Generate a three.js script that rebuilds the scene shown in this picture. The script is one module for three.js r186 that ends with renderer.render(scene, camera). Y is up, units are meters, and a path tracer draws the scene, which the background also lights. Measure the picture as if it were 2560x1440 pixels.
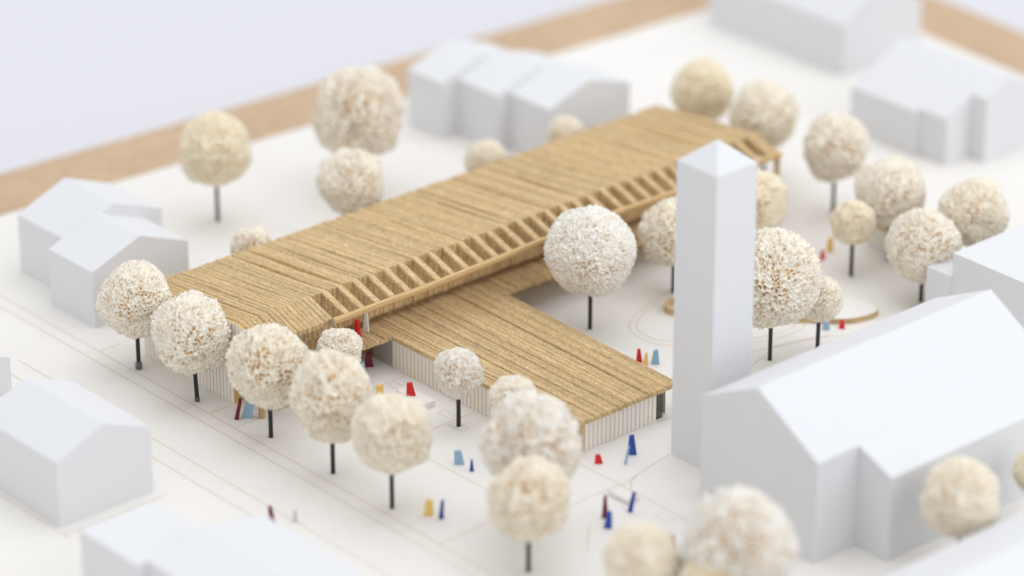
import * as THREE from 'three';
import { mergeGeometries, mergeVertices, toCreasedNormals } from 'three/addons/utils/BufferGeometryUtils.js';
import { RectAreaLightUniformsLib } from 'three/addons/lights/RectAreaLightUniformsLib.js';

// An architectural model on a board, about 1:500. All sizes below are millimetres, turned into metres by K.
// u runs along the long hall, v across it (towards the low wing), h is up: x = u, y = h, z = v.
const K = 0.001;
const P = (u, v, h = 0) => new THREE.Vector3(u * K, h * K, v * K);

// ---------- camera, light, exposure ----------
const scene = new THREE.Scene();
const camera = new THREE.PerspectiveCamera(2 * Math.atan(720 / 9500) * 180 / Math.PI, 16 / 9, 0.05, 20);
camera.position.copy(P(-474.43, 537.19, 355.69));
{
  const pitch = 25.43 * Math.PI / 180, yaw = 41.45 * Math.PI / 180, d = new THREE.Vector3(Math.sin(yaw) * Math.cos(pitch), -Math.sin(pitch), -Math.cos(yaw) * Math.cos(pitch));
  camera.lookAt(camera.position.clone().add(d));
}
camera.focus = 0.778;
camera.userData.fStop = 8;
scene.background = new THREE.Color().setRGB(0.785, 0.793, 0.812);          // the even light of a white room
RectAreaLightUniformsLib.init();
function softbox(name, [u, v, h], w, d, level, color) {
  const l = new THREE.RectAreaLight(color, level, w, d);
  l.name = name; l.position.copy(P(u, v, h)); l.lookAt(0, 0, 0); scene.add(l);
}
softbox('overhead_softbox', [200, -20, 1000], 1.1, 1.1, 1.1, 0xf4f8ff);
softbox('window_softbox', [300, 900, 520], 1.0, 0.7, 1.15, 0xf4f7ff);
const renderer = new THREE.WebGLRenderer({ antialias: true });
renderer.setSize(1024, 576);
renderer.toneMapping = THREE.LinearToneMapping;
renderer.toneMappingExposure = 1.04;
renderer.shadowMap.enabled = true;

// ---------- helpers ----------
let seed = 12345;
function rnd() { seed = (seed + 0x6d2b79f5) | 0; let t = Math.imul(seed ^ (seed >>> 15), 1 | seed); t = (t + Math.imul(t ^ (t >>> 7), 61 | t)) ^ t; return ((t ^ (t >>> 14)) >>> 0) / 4294967296; }
const rr = (a, b) => a + (b - a) * rnd();
const hash = (x, y, z) => { let n = Math.imul(x, 374761393) ^ Math.imul(y, 668265263) ^ Math.imul(z, 2147483647 ^ 40503); n = Math.imul(n ^ (n >>> 13), 1274126177); n ^= n >>> 16; return (n >>> 0) / 4294967296; };
const fade = (t) => t * t * (3 - 2 * t);
function noise3(x, y, z) {
  const X = Math.floor(x), Y = Math.floor(y), Z = Math.floor(z), a = fade(x - X), b = fade(y - Y), c = fade(z - Z);
  const L = (p, q, t) => p + (q - p) * t;
  return L(L(L(hash(X, Y, Z), hash(X + 1, Y, Z), a), L(hash(X, Y + 1, Z), hash(X + 1, Y + 1, Z), a), b), L(L(hash(X, Y, Z + 1), hash(X + 1, Y, Z + 1), a), L(hash(X, Y + 1, Z + 1), hash(X + 1, Y + 1, Z + 1), a), b), c);
}
const used = {};
const numbered = (name) => { const n = used[name] || 0; used[name] = n + 1; return n ? `${name}_${String(n).padStart(3, '0')}` : name; };
function tag(o, label, category, group) { o.userData = { label, category }; if (group) o.userData.group = group; return o; }
function thing(name, label, category, [u, v, h] = [0, 0, 0], group) {
  const o = new THREE.Group(); o.name = numbered(name); o.position.copy(P(u, v, h)); scene.add(o);
  return tag(o, label, category, group);
}
function part(name, geo, material, parent, inMetres = false) {      // geometry in millimetres
  if (!inMetres) geo.scale(K, K, K);
  const m = new THREE.Mesh(geo, material); m.name = parent === scene ? numbered(name) : name; m.castShadow = m.receiveShadow = true;
  parent.add(m); return m;
}
function structure(name, geo, material, parent = scene) { const m = part(name, geo, material, parent); m.userData = { kind: 'structure' }; return m; }
// outline [[v, h], ...] pushed along u from u0 to u1
function alongU(outline, u0, u1, chamfer = 0) {
  const s = new THREE.Shape(outline.map(([v, h]) => new THREE.Vector2(-v, h)));
  const g = new THREE.ExtrudeGeometry(s, { depth: u1 - u0 - 2 * chamfer, bevelEnabled: chamfer > 0, bevelSize: chamfer, bevelThickness: chamfer, bevelOffset: -chamfer, bevelSegments: 1 });
  if (chamfer) g.translate(0, 0, chamfer);
  g.rotateY(Math.PI / 2); g.translate(u0, 0, 0); return g;
}
// outline [[u, h], ...] pushed along v from v0 to v1
function alongV(outline, v0, v1) {
  const g = new THREE.ExtrudeGeometry(new THREE.Shape(outline.map(([u, h]) => new THREE.Vector2(u, h))), { depth: v1 - v0, bevelEnabled: false });
  g.translate(0, 0, v0); return g;
}
// plan [[u, v], ...] raised from h0 to h1
function raised(plan, h0, h1, bevel = 0) {
  const g = new THREE.ExtrudeGeometry(new THREE.Shape(plan.map(([u, v]) => new THREE.Vector2(u, -v))), { depth: h1 - h0 - 2 * bevel, bevelEnabled: bevel > 0, bevelSize: bevel, bevelThickness: bevel, bevelOffset: -bevel, bevelSegments: 2, curveSegments: 24 });
  g.rotateX(-Math.PI / 2); g.translate(0, h0 + bevel, 0); return g;
}
function box(u0, u1, v0, v1, h0, h1) { const g = new THREE.BoxGeometry(u1 - u0, h1 - h0, v1 - v0); g.translate((u0 + u1) / 2, (h0 + h1) / 2, (v0 + v1) / 2); return g; }

// ---------- textures ----------
function texture(w, h, f, { srgb = false, repeat = 1 } = {}) {       // f(x, y) -> [r, g, b] 0..1
  const d = new Uint8Array(w * h * 4);
  for (let y = 0; y < h; y++) for (let x = 0; x < w; x++) { const c = f(x / w, y / h), i = 4 * (y * w + x); d[i] = 255 * Math.min(1, Math.max(0, c[0])); d[i + 1] = 255 * Math.min(1, Math.max(0, c[1])); d[i + 2] = 255 * Math.min(1, Math.max(0, c[2])); d[i + 3] = 255; }
  const t = new THREE.DataTexture(d, w, h, THREE.RGBAFormat);
  t.wrapS = t.wrapT = THREE.RepeatWrapping; t.magFilter = THREE.LinearFilter; t.minFilter = THREE.LinearMipmapLinearFilter; t.generateMipmaps = true;
  if (srgb) t.colorSpace = THREE.SRGBColorSpace;
  t.repeat.set(repeat, repeat); t.needsUpdate = true; return t;
}
// tiling value noise on an nx by ny lattice
function tile(nx, ny, s) { return (x, y) => { const a = x * nx, b = y * ny, X = Math.floor(a), Y = Math.floor(b), p = fade(a - X), q = fade(b - Y), g = (i, j) => hash(((i % nx) + nx) % nx, ((j % ny) + ny) % ny, s); return (g(X, Y) * (1 - p) + g(X + 1, Y) * p) * (1 - q) + (g(X, Y + 1) * (1 - p) + g(X + 1, Y + 1) * p) * q; }; }
// grey-brown pressed fibre board, 32 mm a side: fibres lie along x, with dark chips and pale threads
const fA = tile(14, 84, 1), fB = tile(60, 110, 2), fC = tile(100, 100, 3), fD = tile(3, 30, 4), fE = tile(60, 120, 5), fF = tile(16, 110, 6);
const fibre = (x, y) => {
  const t = 0.27 * fA(x, y) + 0.32 * fB(x, y) + 0.31 * fC(x, y) + 0.10 * fD(x, y);          // around 0.5
  const chip = Math.max(0, fE(x, y) - 0.885) * 5.5, thread = Math.max(0, fF(x, y) - 0.80) * 3.0;
  return [t, chip, thread];
};
const boardMap = texture(1024, 1024, (x, y) => {
  const [t, chip, thread] = fibre(x, y), k = 0.735 + 0.45 * t;
  const c = [0.855 * k + 0.10 * thread, 0.742 * k + 0.12 * thread, 0.560 * k + 0.15 * thread];
  const e = Math.min(0.75, chip);
  return [c[0] * (1 - e) + 0.29 * e, c[1] * (1 - e) + 0.20 * e, c[2] * (1 - e) + 0.11 * e];
}, { srgb: true, repeat: 1 / 22 });
const boardBump = texture(1024, 1024, (x, y) => { const [t, chip] = fibre(x, y), v = 0.3 + 0.7 * t - 0.5 * Math.min(0.6, chip); return [v, v, v]; }, { repeat: 1 / 22 });
const wA = tile(40, 3, 7), wB = tile(90, 5, 8);
const woodMap = texture(256, 512, (x, y) => { const a = 0.82 + 0.30 * wA(x, y) - 0.14 * wB(x, y); return [0.90 * a, 0.75 * a, 0.52 * a]; }, { srgb: true });
const paperN1 = tile(40, 40, 11), paperN2 = tile(170, 170, 12), paperN3 = tile(6, 6, 13);
const cardMap = texture(512, 512, (x, y) => { const k = 0.982 + 0.008 * paperN1(x, y) + 0.012 * paperN2(x, y) + 0.010 * paperN3(x, y) - 0.04 * Math.max(0, paperN2(y, x) - 0.93) * 8; return [0.934 * k, 0.920 * k, 0.898 * k]; }, { srgb: true, repeat: 1 / 60 });
const cardBump = texture(512, 512, (x, y) => { const v = 0.5 * paperN2(x, y) + 0.5 * paperN1(x, y); return [v, v, v]; }, { repeat: 1 / 40 });
const kraftMap = texture(512, 512, (x, y) => { const k = 0.93 + 0.07 * paperN2(x, y) + 0.06 * paperN1(x, y) + 0.05 * paperN3(x, y); return [0.77 * k, 0.665 * k, 0.545 * k]; }, { srgb: true, repeat: 1 / 80 });
const layerBump = texture(64, 256, (x, y) => { const v = 0.5 + 0.5 * Math.sin(y * 2 * Math.PI * 32); return [v, v, v]; }, { repeat: 1 / 8 });

// ---------- materials ----------
const std = (o) => new THREE.MeshStandardMaterial({ roughness: 0.85, ...o });
const lin = (r, g, b) => new THREE.Color().setRGB(r, g, b);
const M = {
  board: [[1, 1, 1], [0.93, 0.92, 0.90], [1.05, 1.04, 1.03], [0.97, 0.95, 0.92], [1.0, 0.97, 0.92]].map(([r, g, b]) => std({ map: boardMap, bumpMap: boardBump, bumpScale: 0.00012, color: lin(Math.min(1, r * 0.95), Math.min(1, g * 0.95), Math.min(1, b * 0.95)), roughness: 0.95 })),
  burnt: std({ color: lin(0.70, 0.46, 0.17) }),
  slat: std({ color: lin(0.875, 0.85, 0.80), roughness: 0.8 }),
  rod: std({ map: woodMap, roughness: 0.6 }),
  card: std({ map: cardMap, bumpMap: cardBump, bumpScale: 0.00002, roughness: 0.9 }),
  line: std({ color: lin(0.70, 0.57, 0.42), roughness: 0.95 }),
  kraft: std({ map: kraftMap, roughness: 0.9 }),
  table: std({ color: lin(0.715, 0.71, 0.745), roughness: 0.85 }),
  plastic: std({ color: lin(0.755, 0.76, 0.772), roughness: 0.55, bumpMap: layerBump, bumpScale: 0.00001 }),
  trunk: std({ color: lin(0.012, 0.012, 0.013), roughness: 0.38 }),
  glue: new THREE.MeshPhysicalMaterial({ color: lin(0.80, 0.82, 0.86), roughness: 0.12, transmission: 0.85, thickness: 0.001, ior: 1.45 }),
  pane: new THREE.MeshPhysicalMaterial({ color: lin(0.50, 0.46, 0.43), roughness: 0.08, transmission: 1, thickness: 0, ior: 1.49 }),
  clear: new THREE.MeshPhysicalMaterial({ color: lin(0.74, 0.73, 0.72), roughness: 0.35, transmission: 0.5, thickness: 0, ior: 1.49 }),
};
const paint = { red: [0.70, 0.015, 0.018], dark_red: [0.16, 0.008, 0.02], white: [0.80, 0.80, 0.82], yellow: [0.88, 0.60, 0.17], light_blue: [0.30, 0.47, 0.62], blue: [0.018, 0.075, 0.38], dark_blue: [0.03, 0.055, 0.31], pink: [0.60, 0.22, 0.22], grey: [0.62, 0.60, 0.57] };
for (const k in paint) paint[k] = std({ color: lin(...paint[k]), roughness: 0.6 });

// ---------- table, base board, ground ----------
structure('table', box(-1500, 1500, -1500, 1500, -40, -20), M.table);
// the board lies turned by 3.6 degrees against the buildings
const brd = (t, s) => { const a = 0.0635, o = [160, -116.2]; return [o[0] + t * Math.cos(a) - s * Math.sin(a), o[1] + t * Math.sin(a) + s * Math.cos(a)]; };
{
  const b = part('base_board', raised([brd(-420, -23.5), brd(64.5, -23.5), brd(64.5, 420), brd(-420, 420)], -20, -1.2, 0.4), M.kraft, scene);
  b.userData = { kind: 'structure' };
}
const ground = structure('ground', raised([brd(-400, 0), brd(41.5, 0), brd(41.5, 400), brd(-400, 400)], -1.2, 0, 0.1), M.card);
// lines burnt into the card by the laser: thin ribbons, all [u, v]
function engraved(name, pts, closed = false, w = 0.2, smooth = false) {
  let p = pts.map(([u, v]) => new THREE.Vector2(u, v));
  if (smooth) p = new THREE.CatmullRomCurve3(p.map((q) => new THREE.Vector3(q.x, q.y, 0)), closed).getPoints(60).map((q) => new THREE.Vector2(q.x, q.y));
  else if (closed) p.push(p[0].clone());
  const pos = [], idx = [];
  p.forEach((q, i) => {
    const a = p[Math.max(0, i - 1)], b = p[Math.min(p.length - 1, i + 1)], d = b.clone().sub(a).normalize(), n = new THREE.Vector2(-d.y, d.x).multiplyScalar(w / 2);
    pos.push(q.x + n.x, 0.03, q.y + n.y, q.x - n.x, 0.03, q.y - n.y);
    if (i) { const k = 2 * i; idx.push(k - 2, k, k - 1, k - 1, k, k + 1); }
  });
  const g = new THREE.BufferGeometry(); g.setAttribute('position', new THREE.Float32BufferAttribute(pos, 3)); g.setIndex(idx); g.computeVertexNormals();
  if (g.attributes.normal.getY(0) < 0) { for (let i = 0; i < idx.length; i += 3) [idx[i], idx[i + 1]] = [idx[i + 1], idx[i]]; g.setIndex(idx); g.computeVertexNormals(); }
  return part(name, g, M.line, ground);
}
for (const [u, v0, v1] of [[-68.2, -100, 120], [-65, -100, 110], [-80.1, -66, 130], [-85, -64, 130]]) engraved('road_line', [[u, v0], [u, v1]]);
for (const l of [[[-64.9, -57.7], [-59.5, -57.8]], [[-64.6, -19.7], [-59.4, -19.6]], [[-64.9, -11.1], [-57.8, -11.3]], [[-24.1, -6.3], [-33, -6.3]], [[-24.1, 15.6], [-36, 15.6]], [[-44.2, 23.7], [-43.8, 44]], [[-23.1, 45], [-22.9, 61.6], [-23.4, 96]],
  [[-6.9, 55.3], [-17.7, 57.2], [-20.3, 58.4], [-23, 61.3]], [[-23, 58.5], [-18, 57.5]], [[-23, 58], [-44, 57.9]], [[-38.4, 66], [-46.4, 74]], [[-50, 52.3], [-65, 52.7]], [[0.9, 43.6], [6, 43.9]], [[6.5, 41.2], [16, 40.2]], [[-44, 44], [-44, 60]], [[-117, 2.5], [-92, 2.2]], [[-116.6, -30], [-116.6, 4]]]) engraved('paving_line', l);
for (const l of [[[-29.3, -5.5], [-27.4, -5.4], [-27.1, 2], [-29, 2]], [[-29.7, 10.8], [-27.8, 10.8], [-27.6, 14.4], [-29.6, 14.6]], [[-31.7, 16.4], [-29.8, 16.3], [-29.5, 20.2], [-31.4, 20.3]], [[-26.4, 72], [-24.7, 71.9], [-24.9, 75.8], [-26.6, 75.8]]]) engraved('planting_bed_line', l, true, 0.16);
engraved('path_line', [[60, -2], [52, -1], [46.8, 0], [42, 0.6], [36, 2.5], [30.3, 4.9], [27.3, 6.9], [25.6, 9.3], [24.7, 12.4], [24.9, 16.2], [27, 19.6], [31, 23.8], [38, 28.4], [45, 32], [51.2, 32.7], [54.3, 32.3], [56.8, 30.6]], false, 0.2, true);
engraved('path_line', [[60, -0.4], [52, 0.2], [46, 1.1], [43.4, 1.5], [38, 3.2], [32.6, 5.2], [29.2, 7.2], [27.1, 9.9], [26.4, 13.1], [26.7, 15.9], [29, 18.9], [33, 22.8], [39, 26.8], [46, 30.2], [50.3, 31], [52.4, 31], [54.4, 30.2], [56.4, 28.6]], false, 0.2, true);
engraved('path_line', [[28, 30], [40, 34], [45.6, 35.2], [52, 37.3], [60, 42]], false, 0.2, true);
engraved('path_line', [[26, 42], [35.1, 37.4], [37.3, 36.8], [40.4, 35.7], [42.9, 35.3], [48.6, 36.6], [55.4, 38.6]], false, 0.18, true);

// ---------- the long hall, glued up from upright boards ----------
const kinkV = -17.6, kinkH = 19.25, backV = -50.6, backH = 15.75, eaveV = -10.35, eaveH = 16.75;
const hall = thing('long_hall', 'long asymmetric-roofed hall glued from brown fibre board strips, slatted gable end', 'building model');
{
  const jit = (u, k) => (noise3(u * 0.13, k * 7.3, 0.5) - 0.5) + 0.6 * (noise3(u * 0.9, k * 3.1, 4.5) - 0.5);
  const plates = [];
  let u = -57.9;
  const push = (w, kind) => { plates.push([u, u + w, kind]); u += w; };
  while (u < -39.6) push((18.6 / 16), 'eave');
  push(2.65 / 2, 'wall'); push(2.65 / 2, 'wall');
  for (let k = 0; k < 30; k++) { push(1.6, 'beam'); push(1.245, 'wall'); push(1.245, 'wall'); }
  while (u < 89) push(1.2, 'eave');
  plates.forEach(([a, b, kind], i) => {
    const back = backV + 0.75 * jit(a, 1) + rr(-0.14, 0.14), dh = 0.22 * jit(a * 2, 2) + rr(-0.13, 0.13), wall = kinkV + (kind === 'wall' ? rr(-0.28, 0.1) : 0), low = 9.25 + rr(-0.15, 0.15), ground = -20 + rr(-0.15, 0.15);
    const roof = [[back, backH + dh * 0.6 + rr(-0.1, 0.1)], [(back + kinkV) / 2 + rr(-3, 3), (backH + kinkH) / 2 + dh + rr(-0.05, 0.05)]];
    const o = [[back, 0], ...roof, [kinkV, kinkH + dh]];
    if (kind === 'eave') { const e = rr(-0.15, 0.15), f = rr(-0.1, 0.1); o.push([eaveV + e, eaveH + f + 0.4 * dh], [eaveV + e - 0.1, eaveH - 1.15 + f], [kinkV, 15.6]); }
    if (kind === 'beam') o.push([-10.0 + rr(-0.15, 0.15), 16.72 + 0.3 * dh], [-10.1, 15.8], [kinkV, 17.95]);
    o.push([wall, kind === 'wall' ? 9.25 : 9.3], [wall, low], [ground, low], [ground, 0]);
    const g = alongU(o.filter((p, k) => !k || Math.hypot(p[0] - o[k - 1][0], p[1] - o[k - 1][1]) > 0.02), a + 0.005, b - (rnd() < 0.25 ? rr(0.06, 0.13) : rr(0.01, 0.05)), 0.2);
    const uv = g.attributes.uv, du = rr(0, 32), dv = rr(0, 32);
    for (let k = 0; k < uv.count; k++) uv.setXY(k, uv.getX(k) + du, uv.getY(k) + dv);
    part('board_strip', g, kind === 'beam' ? M.board[2] : M.board[Math.floor(rnd() * 5)], hall);
  });
  // gable facing: white slats with burnt gaps before a thin backing
  const top = (v) => (v < kinkV ? backH + (kinkH - backH) * (v - backV) / (kinkV - backV) : kinkH + (eaveH - kinkH) * (v - kinkV) / (eaveV - kinkV)) - 0.32;
  const bottom = (v) => (v < -19.6 ? 0.05 : v < kinkV ? 9.2 : 9.2 + (15.3 - 9.2) * (v - kinkV) / (eaveV - kinkV));
  const facing = part('gable_facing', alongU([[-50.5, 0.02], [-50.5, top(-50.5)], [kinkV, top(kinkV)], [-11.2, top(-11.2)], [-11.2, bottom(-11.2)], [kinkV, 9.2], [-19.7, 9.2], [-19.7, 0.02]], -58.5, -57.93), M.burnt, hall);
  const cuts = [];
  for (let v = -50.5; v < -11.3; v += 1.144) cuts.push(v);
  cuts.forEach((v, i) => {
    const a = v + 0.12, b = Math.min(v + 1.144 - 0.12, -11.2); if (b - a < 0.3) return;
    const m = kinkV > a && kinkV < b ? [[kinkV, top(kinkV)]] : [];
    part('wall_slat', alongU([[a, bottom(a + 0.01)], [a, top(a)], ...m, [b, top(b)], [b, bottom(a < -19.7 ? a : b)]], -58.57 + rr(-0.015, 0.015), -58.5), M.slat, facing);
  });
  // round timber rail along the outer ends of the beams
  const rail = new THREE.CatmullRomCurve3([[-40.4, -9.35, 16.75], [-30, -9.4, 16.62], [-12, -9.45, 16.6], [4, -9.5, 16.95], [19, -9.5, 17.3], [40, -9.5, 17.35], [57, -9.5, 17.1], [75, -9.5, 16.95], [88.6, -9.5, 16.9]].map(([a, b, c]) => new THREE.Vector3(a, c, b)));
  const rg = new THREE.TubeGeometry(rail, 160, 0.72, 14, false);
  { const uv = rg.attributes.uv; for (let i = 0; i < uv.count; i++) uv.setXY(i, uv.getY(i) * 1.0, uv.getX(i) * 6); }
  part('round_rail', mergeGeometries([rg, ...[0, 1].map((t) => { const c = new THREE.CircleGeometry(0.72, 14), p = rail.getPointAt(t); c.rotateY(t ? Math.PI / 2 : -Math.PI / 2); c.translate(p.x, p.y, p.z); return c; })].map((g) => g.toNonIndexed())), M.rod, hall);
  // blob where the rail is glued to the eave, post at the far end
  const blob = new THREE.SphereGeometry(1, 14, 10); blob.scale(1.0, 0.75, 0.9); blob.translate(-39.9, 16.35, -9.9); part('glue_blob', blob, M.glue, hall);
  part('corner_post', box(87.2, 88.2, -9.9, -9.0, 0, 16.3), M.board[1], hall);
  part('porch_post', box(-58.5, -57.5, -11.6, -10.6, 0, 14.6), M.board[3], hall);
}

// ---------- the low wing with its terrace roof ----------
const wing = thing('low_wing', 'flat-roofed low wing of wide brown planks with white slatted walls', 'building model');
{
  let u = -36.5, i = 0;
  while (u < 84) {
    const inWing = u > -24.4 && u < 7.6, w = Math.min(inWing ? rr(0.65, 1.6) : rr(0.8, 1.35), inWing ? 8.2 - u : 9);
    if (w < 0.35) { u += w; continue; }
    const mid = u + w / 2, v1 = mid > -24 && mid < 8.2 ? (mid < -21.4 ? 22.2 : 43.9 + rr(-0.12, 0.12)) : -10.9 + rr(-0.2, 0.2) + (mid < -30 ? -0.3 : 0);
    const dh = (hash(i, 5, 9) - 0.5) * 0.22 + (hash(i, 7, 3) > 0.72 ? -0.2 : 0), t = 7.55 + dh, b = 6.52;
    const r = 0.17, o = [[u + 0.03, b], [u + 0.03, t - r], [u + 0.03 + r, t], [u + w - 0.03 - r, t], [u + w - 0.03, t - r], [u + w - 0.03, b]];
    const g = alongV(o, -21, v1), p = g.attributes.position, uv = g.attributes.uv, du = rr(0, 32), dv = rr(0, 32);
    for (let k = 0; k < p.count; k++) {
      if (v1 > 0) { const s = (p.getZ(k) + 8) / 50, f = (p.getX(k) + 24) / 32; p.setX(k, p.getX(k) - 1.75 * Math.max(0, s) * Math.max(0, f)); }
      uv.setXY(k, p.getZ(k) + du, p.getX(k) + 0.6 * p.getY(k) + dv);
    }
    g.computeVertexNormals();
    part('roof_plank', toCreasedNormals(g, 0.6), M.board[Math.floor(rnd() * 5)], wing);
    u += w; i++;
  }
  const slatWall = (geoBack, n, at) => { const f = part('slatted_wall', geoBack, M.burnt, wing); for (let k = 0; k < n; k++) part('wall_slat', at(k), M.slat, f); };
  slatWall(box(-23.5, -22.8, -11, 21.05, 0.02, 6.45), 27, (k) => { const d = 32.05 / 27; return box(-23.57 + rr(-0.015, 0.015), -23.5, -11 + k * d + 0.12, -11 + (k + 1) * d - 0.12, 0.04, 6.42); });
  slatWall(box(-18.8, 0.9, 42.4, 43.1, 0.02, 6.5), 17, (k) => { const d = 19.7 / 17; return box(-18.8 + k * d + 0.12, -18.8 + (k + 1) * d - 0.12, 43.1, 43.22 + rr(-0.015, 0.015), 0.04, 6.5); });
  part('corner_post', box(-19.7, -18.85, 41.9, 43.2, 0, 6.5), M.board[4], wing);
  part('recessed_wall', box(-20.6, -20.1, 22, 42, 0, 6.5), M.board[1], wing);
  part('inner_wall', box(-17, 4, 39.2, 40, 0, 6.5), M.board[1], wing);
  part('window_pane', box(0.95, 3.15, 42.55, 42.65, 0, 6.5), M.pane, wing);
  part('window_pane', box(4.9, 5.0, -17, 41.5, 0, 6.5), M.pane, wing);
  part('window_pane', box(-23.45, -23.35, -17.5, -11.05, 0, 6.5), M.clear, wing);
}

// ---------- white printed buildings round about ----------
// the body of a gabled block with a thin roof skin of its own; outline is [[across, h], ...]
function gabled(t, o, along, a0, a1, skin = 0.6) {
  const low = o.map(([a, h], k) => (k === 0 || k === o.length - 1 ? [a, h] : [a, h - skin])), push = along === 'u' ? alongU : alongV;
  part('wall', push(low, a0, a1), M.plastic, t);
  const up = o.slice(1, -1), down = up.map(([a, h]) => [a, h - skin]).reverse();
  part('roof', push([...up, ...down], a0, a1), M.plastic, t);
}
{
  let t = thing('semi_detached_house', 'white gabled pair of houses stepped at mid-length, beside the wooden board margin', 'house model', [0, 0, 0], 'white houses round the hall');
  gabled(t, [[-54.5, 0], [-54.5, 13.7], [-41.7, 18.7], [-29, 13.7], [-29, 0]], 'v', -101.5, -83.2);
  gabled(t, [[-59.2, 0], [-59.2, 13.2], [-46.45, 17.9], [-33.9, 13.0], [-33.9, 0]], 'v', -83.2, -67.2);
  t = thing('gabled_house', 'white gabled house alone across the street from the slatted gable end', 'house model', [0, 0, 0], 'white houses round the hall');
  gabled(t, [[-115.6, 0], [-115.6, 14.1], [-104.3, 18.7], [-93.4, 14.4], [-93.4, 0]], 'v', -26.6, -0.4);
  t = thing('gabled_house', 'white house of which only one corner shows, cut by the frame', 'house model', [0, 0, 0], 'white houses round the hall');
  gabled(t, [[-113, 0], [-113, 8], [-101, 12.5], [-89.6, 8], [-89.6, 0]], 'v', -82, -54.2);
  t = thing('stepped_house', 'white house with a flat front part and a pitched rear part, nearest the bottom edge', 'house model', [0, 0, 0], 'white houses round the hall');
  gabled(t, [[-127.4, 0], [-127.4, 14], [-110.8, 14], [-110.8, 0]], 'v', 23.7, 41.2);
  gabled(t, [[-125, 0], [-125, 14], [-112, 16.3], [-98.3, 14], [-98.3, 0]], 'v', 41.2, 78);
  t = thing('row_house', 'terrace of three white gabled units, each set back from the next', 'house model', [0, 0, 0], 'white houses round the hall');
  for (const [u0, v0, v1] of [[62.8, -108.5, -96], [67.6, -96, -81.5], [71.1, -81.5, -67.4]]) gabled(t, [[u0, 0], [u0, 14.25], [u0 + 12.8, 18.3], [u0 + 25.6, 14.25], [u0 + 25.6, 0]], 'v', v0, v1);
  t = thing('gabled_house', 'tall white gabled house at the corner of the board', 'house model', [0, 0, 0], 'white houses round the hall');
  gabled(t, [[162.6, 0], [162.6, 13.2], [175.5, 21.8], [190.5, 12.8], [190.5, 0]], 'v', -108, -61);
  t = thing('gabled_house', 'wide white house with stepped front walls before the right board margin', 'house model', [0, 0, 0], 'white houses round the hall');
  gabled(t, [[139.4, 0], [139.4, 11.2], [156.5, 19.6], [173, 11.2], [173, 0]], 'v', -36, -15);
  gabled(t, [[140.6, 0], [140.6, 11.8], [156.5, 19.6], [173, 11.2], [173, 0]], 'v', -15, -6.3);
  gabled(t, [[148.8, 0], [148.8, 15.8], [156.5, 19.6], [173, 11.2], [173, 0]], 'v', -6.3, -1.6);
  t = thing('flat_roofed_house', 'white flat-roofed house with a lower annex, behind the church roof', 'house model', [0, 0, 0], 'white houses round the hall');
  part('wall', box(76.8, 125, 53.7, 96, 0, 17.5), M.plastic, t); part('roof', box(76.8, 125, 53.7, 96, 17.5, 18.1), M.plastic, t);
  { const a = part('annex', box(76.4, 84, 46.9, 53.7, 0, 12.2), M.plastic, t); part('roof', box(76.4, 84, 46.9, 53.7, 12.2, 12.7), M.plastic, a); }
  t = thing('gabled_house', 'white house beyond the church aisle, only its roof slope in view', 'house model', [0, 0, 0], 'white houses round the hall');
  gabled(t, [[134, 0], [134, 14], [148, 19], [162, 14], [162, 0]], 'u', -60, 30);
  // church
  t = thing('church', 'large white church with a steep roof, open porch and side aisle', 'church model');
  const L = 74.3, R = 105.4, E = 48.3, roof = [[L, 23.9], [89.1, 31.2], [R, 21.45]];
  const sk = 0.7, under = [[L, 23.9 - sk], [89.1, 31.2 - sk], [R, 21.45 - sk]];
  // front wall with a wide opening cut out of its foot, open porch behind it
  const g0 = 4.6;
  const front = new THREE.Shape([[-L, 0], [-L, under[0][1]], [-89.1, under[1][1]], [-R, under[2][1]], [-R, 0], [-98.8, 0], [-98.8, g0 - 0.4], [-76.9, g0], [-76.9, 0]].map(([x, y]) => new THREE.Vector2(x, y)));
  const fg = new THREE.ExtrudeGeometry(front, { depth: 1.5, bevelEnabled: false }); fg.rotateY(Math.PI / 2); fg.translate(-16.9, 0, 0);
  part('front_wall', fg, M.plastic, t);
  part('nave_wall', alongU([[L, g0], ...under, [R, g0]], -15.4, 0), M.plastic, t);
  part('porch_wall', box(-15.4, 0, 98.8, R, 0, g0), M.plastic, t);
  part('nave_wall', alongU([[L, 0], ...under, [R, 0]], 0, E), M.plastic, t);
  part('roof', alongU([...roof, ...[...under].reverse()], -16.9, E), M.plastic, t);
  part('aisle_wall', alongU([[R, 0], [R, 21.4 - sk], [114.06, 17.85 - sk], [114.06, 0]], -5.8, E), M.plastic, t);
  part('aisle_roof', alongU([[R, 21.43], [114.06, 17.85], [114.06, 17.85 - sk], [R, 21.4 - sk]], -5.8, E), M.plastic, t);
  // tower
  t = thing('church_tower', 'slender square white tower with a shallow pyramid roof', 'tower model');
  const a = -6.6, b = 4.25, c = 55.4, d = 66.45, H = 64;
  part('shaft', box(a, b, c, d, 0, H), M.plastic, t);
  const py = new THREE.ConeGeometry(Math.SQRT1_2, 1, 4, 1); py.rotateY(Math.PI / 4); py.scale(b - a, 4.6, d - c); py.translate((a + b) / 2, H + 2.3, (c + d) / 2);
  part('roof', py.toNonIndexed(), M.plastic, t).geometry.computeVertexNormals();
}
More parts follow.
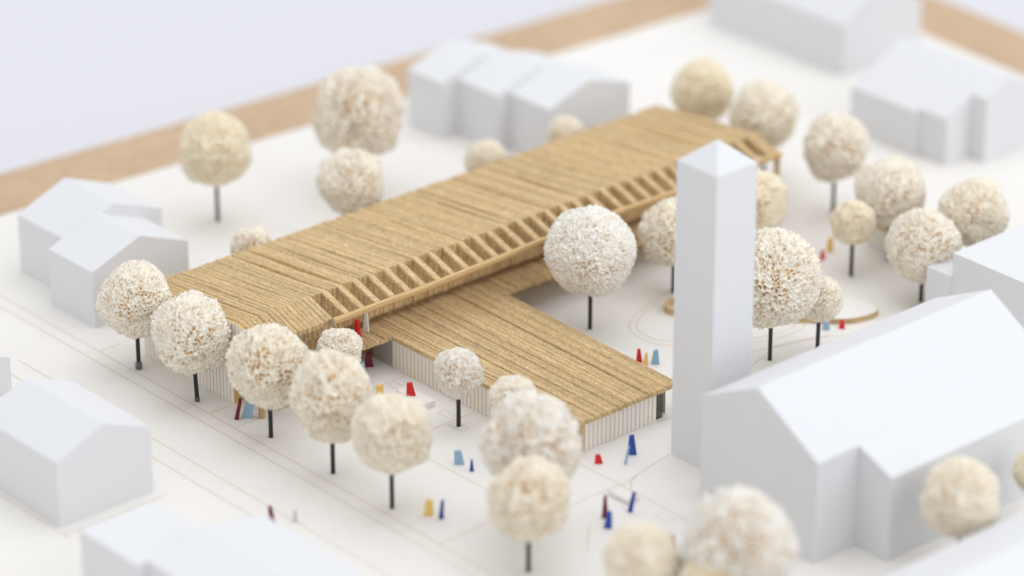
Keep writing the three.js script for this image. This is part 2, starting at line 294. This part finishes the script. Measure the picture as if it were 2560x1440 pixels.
// slatted hut under the trees
{
  const t = thing('slatted_hut', 'small slatted hut half hidden under the trees by the tower', 'hut model');
  part('core', box(95.3, 103, 12.2, 24, 0, 5.4), M.burnt, t);
  for (let k = 0; k < 10; k++) part('wall_slat', box(95.0, 95.3, 12.2 + k * 1.18 + 0.06, 13.38 + k * 1.18 - 0.06, 0.02, 5.3), M.slat, t);
  for (let k = 0; k < 7; k++) part('roof_plank', box(94.6 + k * 1.25, 95.8 + k * 1.25, 11.6, 24.6, 5.4, 6.3 + 0.1 * (k % 2)), M.board[k % 5], t);
}
// rounded play platform and ring
{
  const t = thing('play_platform', 'low rounded platform with a white top and brown edge', 'platform model');
  const pts = new THREE.CatmullRomCurve3([[47, 16], [52, 15.5], [58, 19], [64, 24], [69.3, 29.4], [71.9, 35], [70.8, 38.6], [66.6, 38.9], [62, 37], [57.2, 32], [51.5, 26.5], [47.5, 21]].map(([u, v]) => new THREE.Vector3(u, v, 0)), true).getPoints(80).map((p) => [p.x, p.y]);
  part('edge', raised(pts, 0, 1.2), M.board[3], t);
  part('top', raised(pts.map(([u, v]) => [59 + (u - 59) * 0.985, 28 + (v - 28) * 0.985]), 1.2, 1.34), M.card, t);
  const r = thing('ring_bench', 'small brown ring bench partly behind the tower', 'bench model', [40.4, 8.6, 0]);
  const lg = new THREE.LatheGeometry([[2.3, 0], [2.3, 1.5], [3.3, 1.5], [3.3, 0]].map(([x, y]) => new THREE.Vector2(x, y)), 48);
  const uv = lg.attributes.uv; for (let i = 0; i < uv.count; i++) uv.setXY(i, uv.getX(i) * 18, uv.getY(i) * 6);
  part('ring', lg.toNonIndexed(), M.board[2], r).geometry.computeVertexNormals();
}
// benches
function bench(label, u0, u1, v0, v1, h, m, name = 'bench') { const g = raised([[u0, v0], [u1, v0], [u1, v1], [u0, v1]], 0, h, 0.06); const o = part(name, g, m, scene); return tag(o, label, 'bench model'); }
bench('white block bench in the courtyard beside the low wing', -31.2, -28.3, -0.6, 8.3, 1.35, M.card);
bench('pale block bench on the plaza before the church porch', -27.6, -24.6, 59.6, 65.4, 1.1, M.card);
bench('brown board offcut lying under the porch of the long hall', -53.6, -48.2, -12.6, -11.3, 0.9, M.board[1], 'timber_bench');

// ---------- trees: balls of open foam on black wire ----------
function foamBall(k, cell, lump, detail, base = 0.3, deep = 1.1) {                            // unit radius; a skin of open pores, warm bounced light painted into them as ochre, tips left white
  let g = new THREE.IcosahedronGeometry(1, detail); g.deleteAttribute('uv'); g.deleteAttribute('normal'); g = mergeVertices(g, 1e-5);
  const p = g.attributes.position, col = new Float32Array(p.count * 3), v = new THREE.Vector3();
  for (let i = 0; i < p.count; i++) {
    v.fromBufferAttribute(p, i).normalize();
    const big = 1 + lump * (noise3(v.x * 1.6 + 9 * k, v.y * 1.6, v.z * 1.6) - 0.5) + lump * 0.6 * (noise3(v.x * 3.4, v.y * 3.4 + 5 * k, v.z * 3.4) - 0.5);
    const q = 1 / cell, wob = 0.35, x = v.x * q + wob * noise3(v.x * q * 2, v.y * q * 2, v.z * q * 2 + k), y = v.y * q + wob * noise3(v.y * q * 2, v.z * q * 2 + k, v.x * q * 2), z = v.z * q + wob * noise3(v.z * q * 2 + k, v.x * q * 2, v.y * q * 2), X = Math.floor(x), Y = Math.floor(y), Z = Math.floor(z);
    let f1 = 9, f2 = 9, f3 = 9, id = 0;
    for (let a = -1; a < 2; a++) for (let b = -1; b < 2; b++) for (let c = -1; c < 2; c++) {
      const A = X + a, B = Y + b, C = Z + c, dx = A + hash(A, B + 31 * k, C) - x, dy = B + hash(A + 17, B, C + 31 * k) - y, dz = C + hash(A + 31 * k, B + 41, C) - z, d = Math.sqrt(dx * dx + dy * dy + dz * dz);
      if (d < f1) { f3 = f2; f2 = f1; f1 = d; id = hash(A + 3, B + 5, C + 7 * k); } else if (d < f2) { f3 = f2; f2 = d; } else if (d < f3) f3 = d;
    }
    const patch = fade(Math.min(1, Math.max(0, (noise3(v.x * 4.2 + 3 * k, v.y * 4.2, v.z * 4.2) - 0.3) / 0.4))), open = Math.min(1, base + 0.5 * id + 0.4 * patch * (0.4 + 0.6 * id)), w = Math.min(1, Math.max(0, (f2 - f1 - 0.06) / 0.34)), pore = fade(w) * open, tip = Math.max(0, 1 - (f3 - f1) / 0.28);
    const fine = noise3(v.x * 42, v.y * 42, v.z * 42 + k);
    const r = big * (1 - cell * deep * pore + cell * 0.6 * tip * (0.3 + id) + cell * 0.6 * (fine - 0.5) + cell * 0.6 * (noise3(v.x * 17 + k, v.y * 17, v.z * 17) - 0.5));
    p.setXYZ(i, v.x * r, v.y * r, v.z * r);
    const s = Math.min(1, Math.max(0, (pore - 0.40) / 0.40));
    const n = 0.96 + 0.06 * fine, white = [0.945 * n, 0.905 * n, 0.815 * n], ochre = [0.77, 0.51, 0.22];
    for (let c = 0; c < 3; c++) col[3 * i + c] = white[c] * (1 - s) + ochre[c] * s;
  }
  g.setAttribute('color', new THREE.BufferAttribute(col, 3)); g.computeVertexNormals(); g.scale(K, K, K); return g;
}
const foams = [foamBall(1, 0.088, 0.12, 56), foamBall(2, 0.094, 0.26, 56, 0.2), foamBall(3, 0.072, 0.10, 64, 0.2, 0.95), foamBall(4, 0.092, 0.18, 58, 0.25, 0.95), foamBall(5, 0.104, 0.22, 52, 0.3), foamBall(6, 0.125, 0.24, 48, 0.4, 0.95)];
const foamTint = { white: std({ vertexColors: true, roughness: 0.95, color: lin(1, 0.98, 0.94) }), cream: std({ vertexColors: true, roughness: 0.95, color: lin(1, 0.97, 0.90) }), chalk: std({ vertexColors: true, roughness: 0.95, color: lin(0.98, 0.985, 1) }), straw: std({ vertexColors: true, roughness: 0.95, color: lin(1, 0.945, 0.82) }) };
function tree(label, u, v, h, r, foam, c, o = {}) {
  const t = thing('tree', label, 'tree model', [u, v, 0], 'foam ball trees of the model');
  const wire = new THREE.CylinderGeometry(0.44, 0.46, h, 14); wire.translate(0, h / 2, 0);
  const lean = o.lean || [0, 0], tr = part('trunk', wire, M.trunk, t);
  tr.rotation.set(lean[1] / h, 0, -lean[0] / h);
  const crown = new THREE.Mesh(foams[foam], foamTint[c]); crown.name = 'crown'; crown.castShadow = crown.receiveShadow = true;
  crown.position.copy(P(lean[0], lean[1], h)); crown.rotation.set(rr(-0.4, 0.4), rr(0, 6.28), rr(-0.4, 0.4));
  const s = o.scale || [1, 1, 1]; crown.scale.set(r * s[0], r * s[1], r * s[2]); t.add(crown);
  if (o.glue) { const b = new THREE.SphereGeometry(o.glue, 16, 12); b.scale(1, 1.15, 1); b.translate(0, o.glue * 0.75, 0); part('glue_blob', b, M.glue, t); }
  return t;
}
tree('foam ball tree with a clear glue blob at its foot, before the hall gable', -63.5, -45.7, 16.1, 7.5, 3, 'white', { glue: 0.95 });
tree('pear-shaped foam ball tree with glue at its foot, before the hall gable', -63.4, -25.7, 15.3, 7.7, 1, 'white', { glue: 0.6, lean: [-0.4, -0.5], scale: [1, 1.08, 1] });
tree('foam ball tree at the corner of the hall gable, figures leaning behind it', -61.9, -3.2, 16.0, 8.0, 4, 'cream');
tree('tall foam ball tree of the street row, before the courtyard', -62.2, 17.0, 17.1, 7.9, 4, 'cream', { scale: [0.95, 1.12, 0.95] });
tree('foam ball tree of the street row, nearest the yellow and blue pair', -62.6, 35.7, 16.4, 7.6, 1, 'cream');
tree('small foam ball tree tucked between the hall eave and the street row', -42.1, -5.4, 12, 4.8, 4, 'white');
tree('small white foam ball tree standing alone before the slatted courtyard wall', -30.4, 18.1, 12, 4.8, 4, 'chalk', { glue: 0.42 });
tree('small foam ball tree behind the big grey crown by the wing', -30, 34.3, 12.1, 4.6, 1, 'white');
tree('big chalky grey foam ball tree at the near corner of the low wing', -49.2, 61.2, 19.5, 9.3, 5, 'chalk');
tree('cream foam ball tree standing before the big chalky crown', -59.2, 71.7, 15.4, 7.5, 5, 'cream');
tree('cream foam crown cut by the bottom edge, left of the big blurred crown', -59.7, 103.2, 15.6, 6.9, 3, 'cream');
tree('big blurred chalky foam crown before the church porch', -47.7, 115.5, 20, 9.7, 5, 'chalk');
tree('cream foam ball tree before the church aisle wall', 1.0, 125.6, 16, 7.2, 3, 'cream');
tree('round fine-pored foam ball tree in focus between hall and tower', 19.8, 2.7, 18.2, 9.3, 2, 'chalk');
tree('cream foam ball tree half hidden left behind the tower', 45.5, 1.4, 14, 7.2, 4, 'cream');
tree('straw foam ball tree half hidden right behind the tower', 70.8, 1.2, 14, 6.7, 1, 'straw');
tree('large coarse foam ball tree standing right beside the tower', 38.0, 38.6, 19.0, 9.8, 3, 'white', { scale: [1, 1.03, 1] });
tree('small foam ball tree touching the large one beside the tower', 48.4, 42.3, 12, 4.8, 0, 'white', { lean: [0.5, -0.3] });
tree('small straw foam ball tree above the red and yellow figures', 80.6, 21.1, 12.5, 4.8, 1, 'straw', { lean: [0.4, -0.4] });
tree('foam ball tree on a tall bare trunk beyond the hall end', 101.4, -4.6, 16.3, 7.5, 4, 'white');
tree('pale foam ball tree over the slatted hut', 92.7, 20.8, 16.5, 7.5, 1, 'white');
tree('pale foam ball tree between the hut and the flat-roofed house', 82.6, 40.1, 13.5, 7.8, 0, 'white');
tree('foam ball tree behind the flat-roofed house annex, rightmost of its clump', 99.3, 39.4, 16, 7.3, 3, 'cream');
tree('straw foam ball tree behind the far roof end of the hall', 101.6, -47.8, 17, 7.0, 3, 'straw');
tree('straw foam ball tree at the far eave corner of the hall', 101.9, -27.7, 17, 7.5, 1, 'cream');
tree('straw foam ball tree on a tall trunk near the stepped pair of houses', -5.8, -94, 17.8, 7.9, 3, 'straw');
tree('largest pale foam ball tree beside the terrace of three', 28.3, -85.4, 20, 9.9, 5, 'white');
tree('pale foam ball tree close behind the hall roof, below the largest one', 6.7, -60.9, 17, 7.3, 1, 'white');
tree('small pale foam crown peeping over the hall roof near the gable', -24.4, -57, 12, 4.4, 4, 'white');
tree('small cream foam crown peeping over the mid roof of the hall', 44.1, -58.8, 12, 4.7, 0, 'cream');
tree('small cream foam crown peeping over the far roof before the terrace', 67.4, -57.9, 12, 4.3, 0, 'cream');
tree('straw foam crown cut by the right edge beyond the church aisle', 25.0, 122.6, 12, 4.0, 3, 'straw');
tree('low straw foam crown at the bottom edge under the big blurred crown', -54.8, 117.4, 14.6, 6.0, 5, 'straw');

// ---------- scale figures: little tapered slips of coloured card ----------
function figure(label, color, u, v, h0, h, wb, wt, { face = 0, thick = 0.7, tilt = 0, side = 0, skew = 0 } = {}) {
  const s = new THREE.Shape([[-wb / 2, 0], [wb / 2, 0], [wt / 2 + skew, h], [-wt / 2 + skew, h * 0.985]].map(([x, y]) => new THREE.Vector2(x, y)));
  const g = new THREE.ExtrudeGeometry(s, { depth: thick - 0.1, bevelEnabled: true, bevelSize: 0.05, bevelThickness: 0.05, bevelOffset: -0.05, bevelSegments: 2 });
  g.translate(0, 0, -thick / 2); g.rotateX(tilt); g.rotateZ(side);
  const o = part('scale_figure', g, paint[color], scene);
  o.rotation.y = -0.724 + face; o.position.copy(P(u, v, h0));           // face 0 looks along the photograph's line of sight
  return tag(o, label, 'scale figure', 'coloured scale figures');
}
figure('bright red figure standing on the terrace roof under the rail', 'red', -29.8, -14.6, 7.62, 4.1, 1.35, 0.75, { face: -0.5, skew: -0.25 });
figure('white figure standing on the terrace roof under the rail', 'white', -26.7, -15.7, 7.62, 4.4, 1.3, 0.6, { face: -0.4, skew: 0.1 });
figure('dark red figure under the terrace overhang by the glass pane', 'dark_red', -27, -14.6, 0, 3.3, 2.0, 0.95, { face: 0.15 });
figure('light blue figure seen edge-on at the rim of a small crown in the courtyard', 'light_blue', -31.5, -10.9, 0, 4.0, 1.7, 1.1, { face: 1.0, thick: 0.5, side: 0.08 });
figure('yellow figure in the courtyard beside the block bench', 'yellow', -35.5, -0.8, 0, 3.8, 1.6, 1.45, { skew: 0.05 });
figure('red figure sitting on the courtyard block bench', 'red', -30.6, 3.4, 1.37, 2.9, 1.9, 1.15, { face: 0.1, skew: -0.3 });
figure('dark red figure leaning by the foot of the hall gable', 'dark_red', -62.3, -14, 0, 4.7, 0.85, 0.7, { side: -0.2, thick: 0.8 });
figure('light blue figure leaning by the foot of the hall gable', 'light_blue', -60.3, -13.2, 0, 3.9, 2.1, 1.6, { side: -0.12, skew: 0.4 });
figure('light blue figure on the street edge left of the big chalky crown', 'light_blue', -41, 30.6, 0, 3.0, 2.0, 1.4, { skew: -0.3 });
figure('dark blue figure turned edge-on beside the light blue one', 'dark_blue', -41.1, 34.5, 0, 2.6, 0.9, 0.35, { thick: 0.5 });
figure('yellow figure of the pair in the street row', 'yellow', -59.2, 42.6, 0, 3.4, 1.9, 1.35, { skew: 0.15 });
figure('dark blue figure of the pair in the street row', 'dark_blue', -58.2, 45.2, 0, 4.0, 1.0, 0.55, { side: -0.08 });
figure('dark red figure tip showing over the pitched roof of the stepped house', 'dark_red', -84.2, 25.9, 0, 4.2, 1.1, 0.7, { side: 0.15 });
figure('pale grey figure beside the road lines near the stepped house', 'grey', -80, 27.4, 0, 2.3, 0.8, 0.7);
figure('small red figure before the white slatted end of the low wing', 'red', -20, 48.7, 0, 1.9, 1.6, 1.0, { skew: -0.2 });
figure('tall blue figure before the white slatted end of the low wing', 'blue', -12.5, 50.3, 0, 4.3, 1.9, 0.95, { side: 0.04, skew: 0.1 });
figure('thin light blue figure standing before the tall blue one', 'light_blue', -16.2, 52.4, 0, 4.0, 0.5, 0.4, { side: -0.16, thick: 0.5 });
figure('tall dark red figure at the plaza bench', 'dark_red', -34.3, 66, 0, 4.9, 1.3, 0.55);
figure('blue figure overlapping the tall dark red one', 'blue', -36.6, 69.3, 0, 3.6, 1.6, 0.85, { skew: 0.3 });
figure('narrow blue figure standing against the plaza bench', 'dark_blue', -29, 67.4, 0, 4.3, 0.9, 0.7, { side: -0.18 });
figure('faint pink figure between the two blurred crowns before the porch', 'pink', -32.5, 83.8, 0, 3.2, 0.8, 0.5, { side: 0.15 });
figure('red figure beyond the wing roof edge', 'red', 16.8, 21.2, 0, 3.0, 1.3, 0.65, { skew: -0.1 });
figure('slim yellow figure beyond the wing roof edge', 'yellow', 16.9, 23.0, 0, 2.8, 1.2, 0.4, { skew: 0.25 });
figure('light blue figure beyond the wing roof edge, next to the tower', 'light_blue', 18.7, 24.1, 0, 3.3, 1.75, 0.9, { skew: 0.12 });
figure('red figure near the trunk of the small straw tree', 'red', 82.1, 10.9, 0, 2.2, 1.2, 0.6);
figure('yellow figure near the trunk of the small straw tree', 'yellow', 86.4, 9, 0, 3.3, 1.6, 0.95, { skew: 0.1 });
figure('short red figure before the rounded platform', 'red', 60.2, 38.1, 0, 2.0, 1.3, 0.75);
figure('pale blue figure before the rounded platform beside a trunk', 'light_blue', 57.3, 36.2, 0, 2.4, 1.5, 1.2);
figure('dark blue figure under the far eave of the hall', 'dark_blue', 90, -14, 0, 3.4, 1.1, 0.8);

renderer.render(scene, camera);
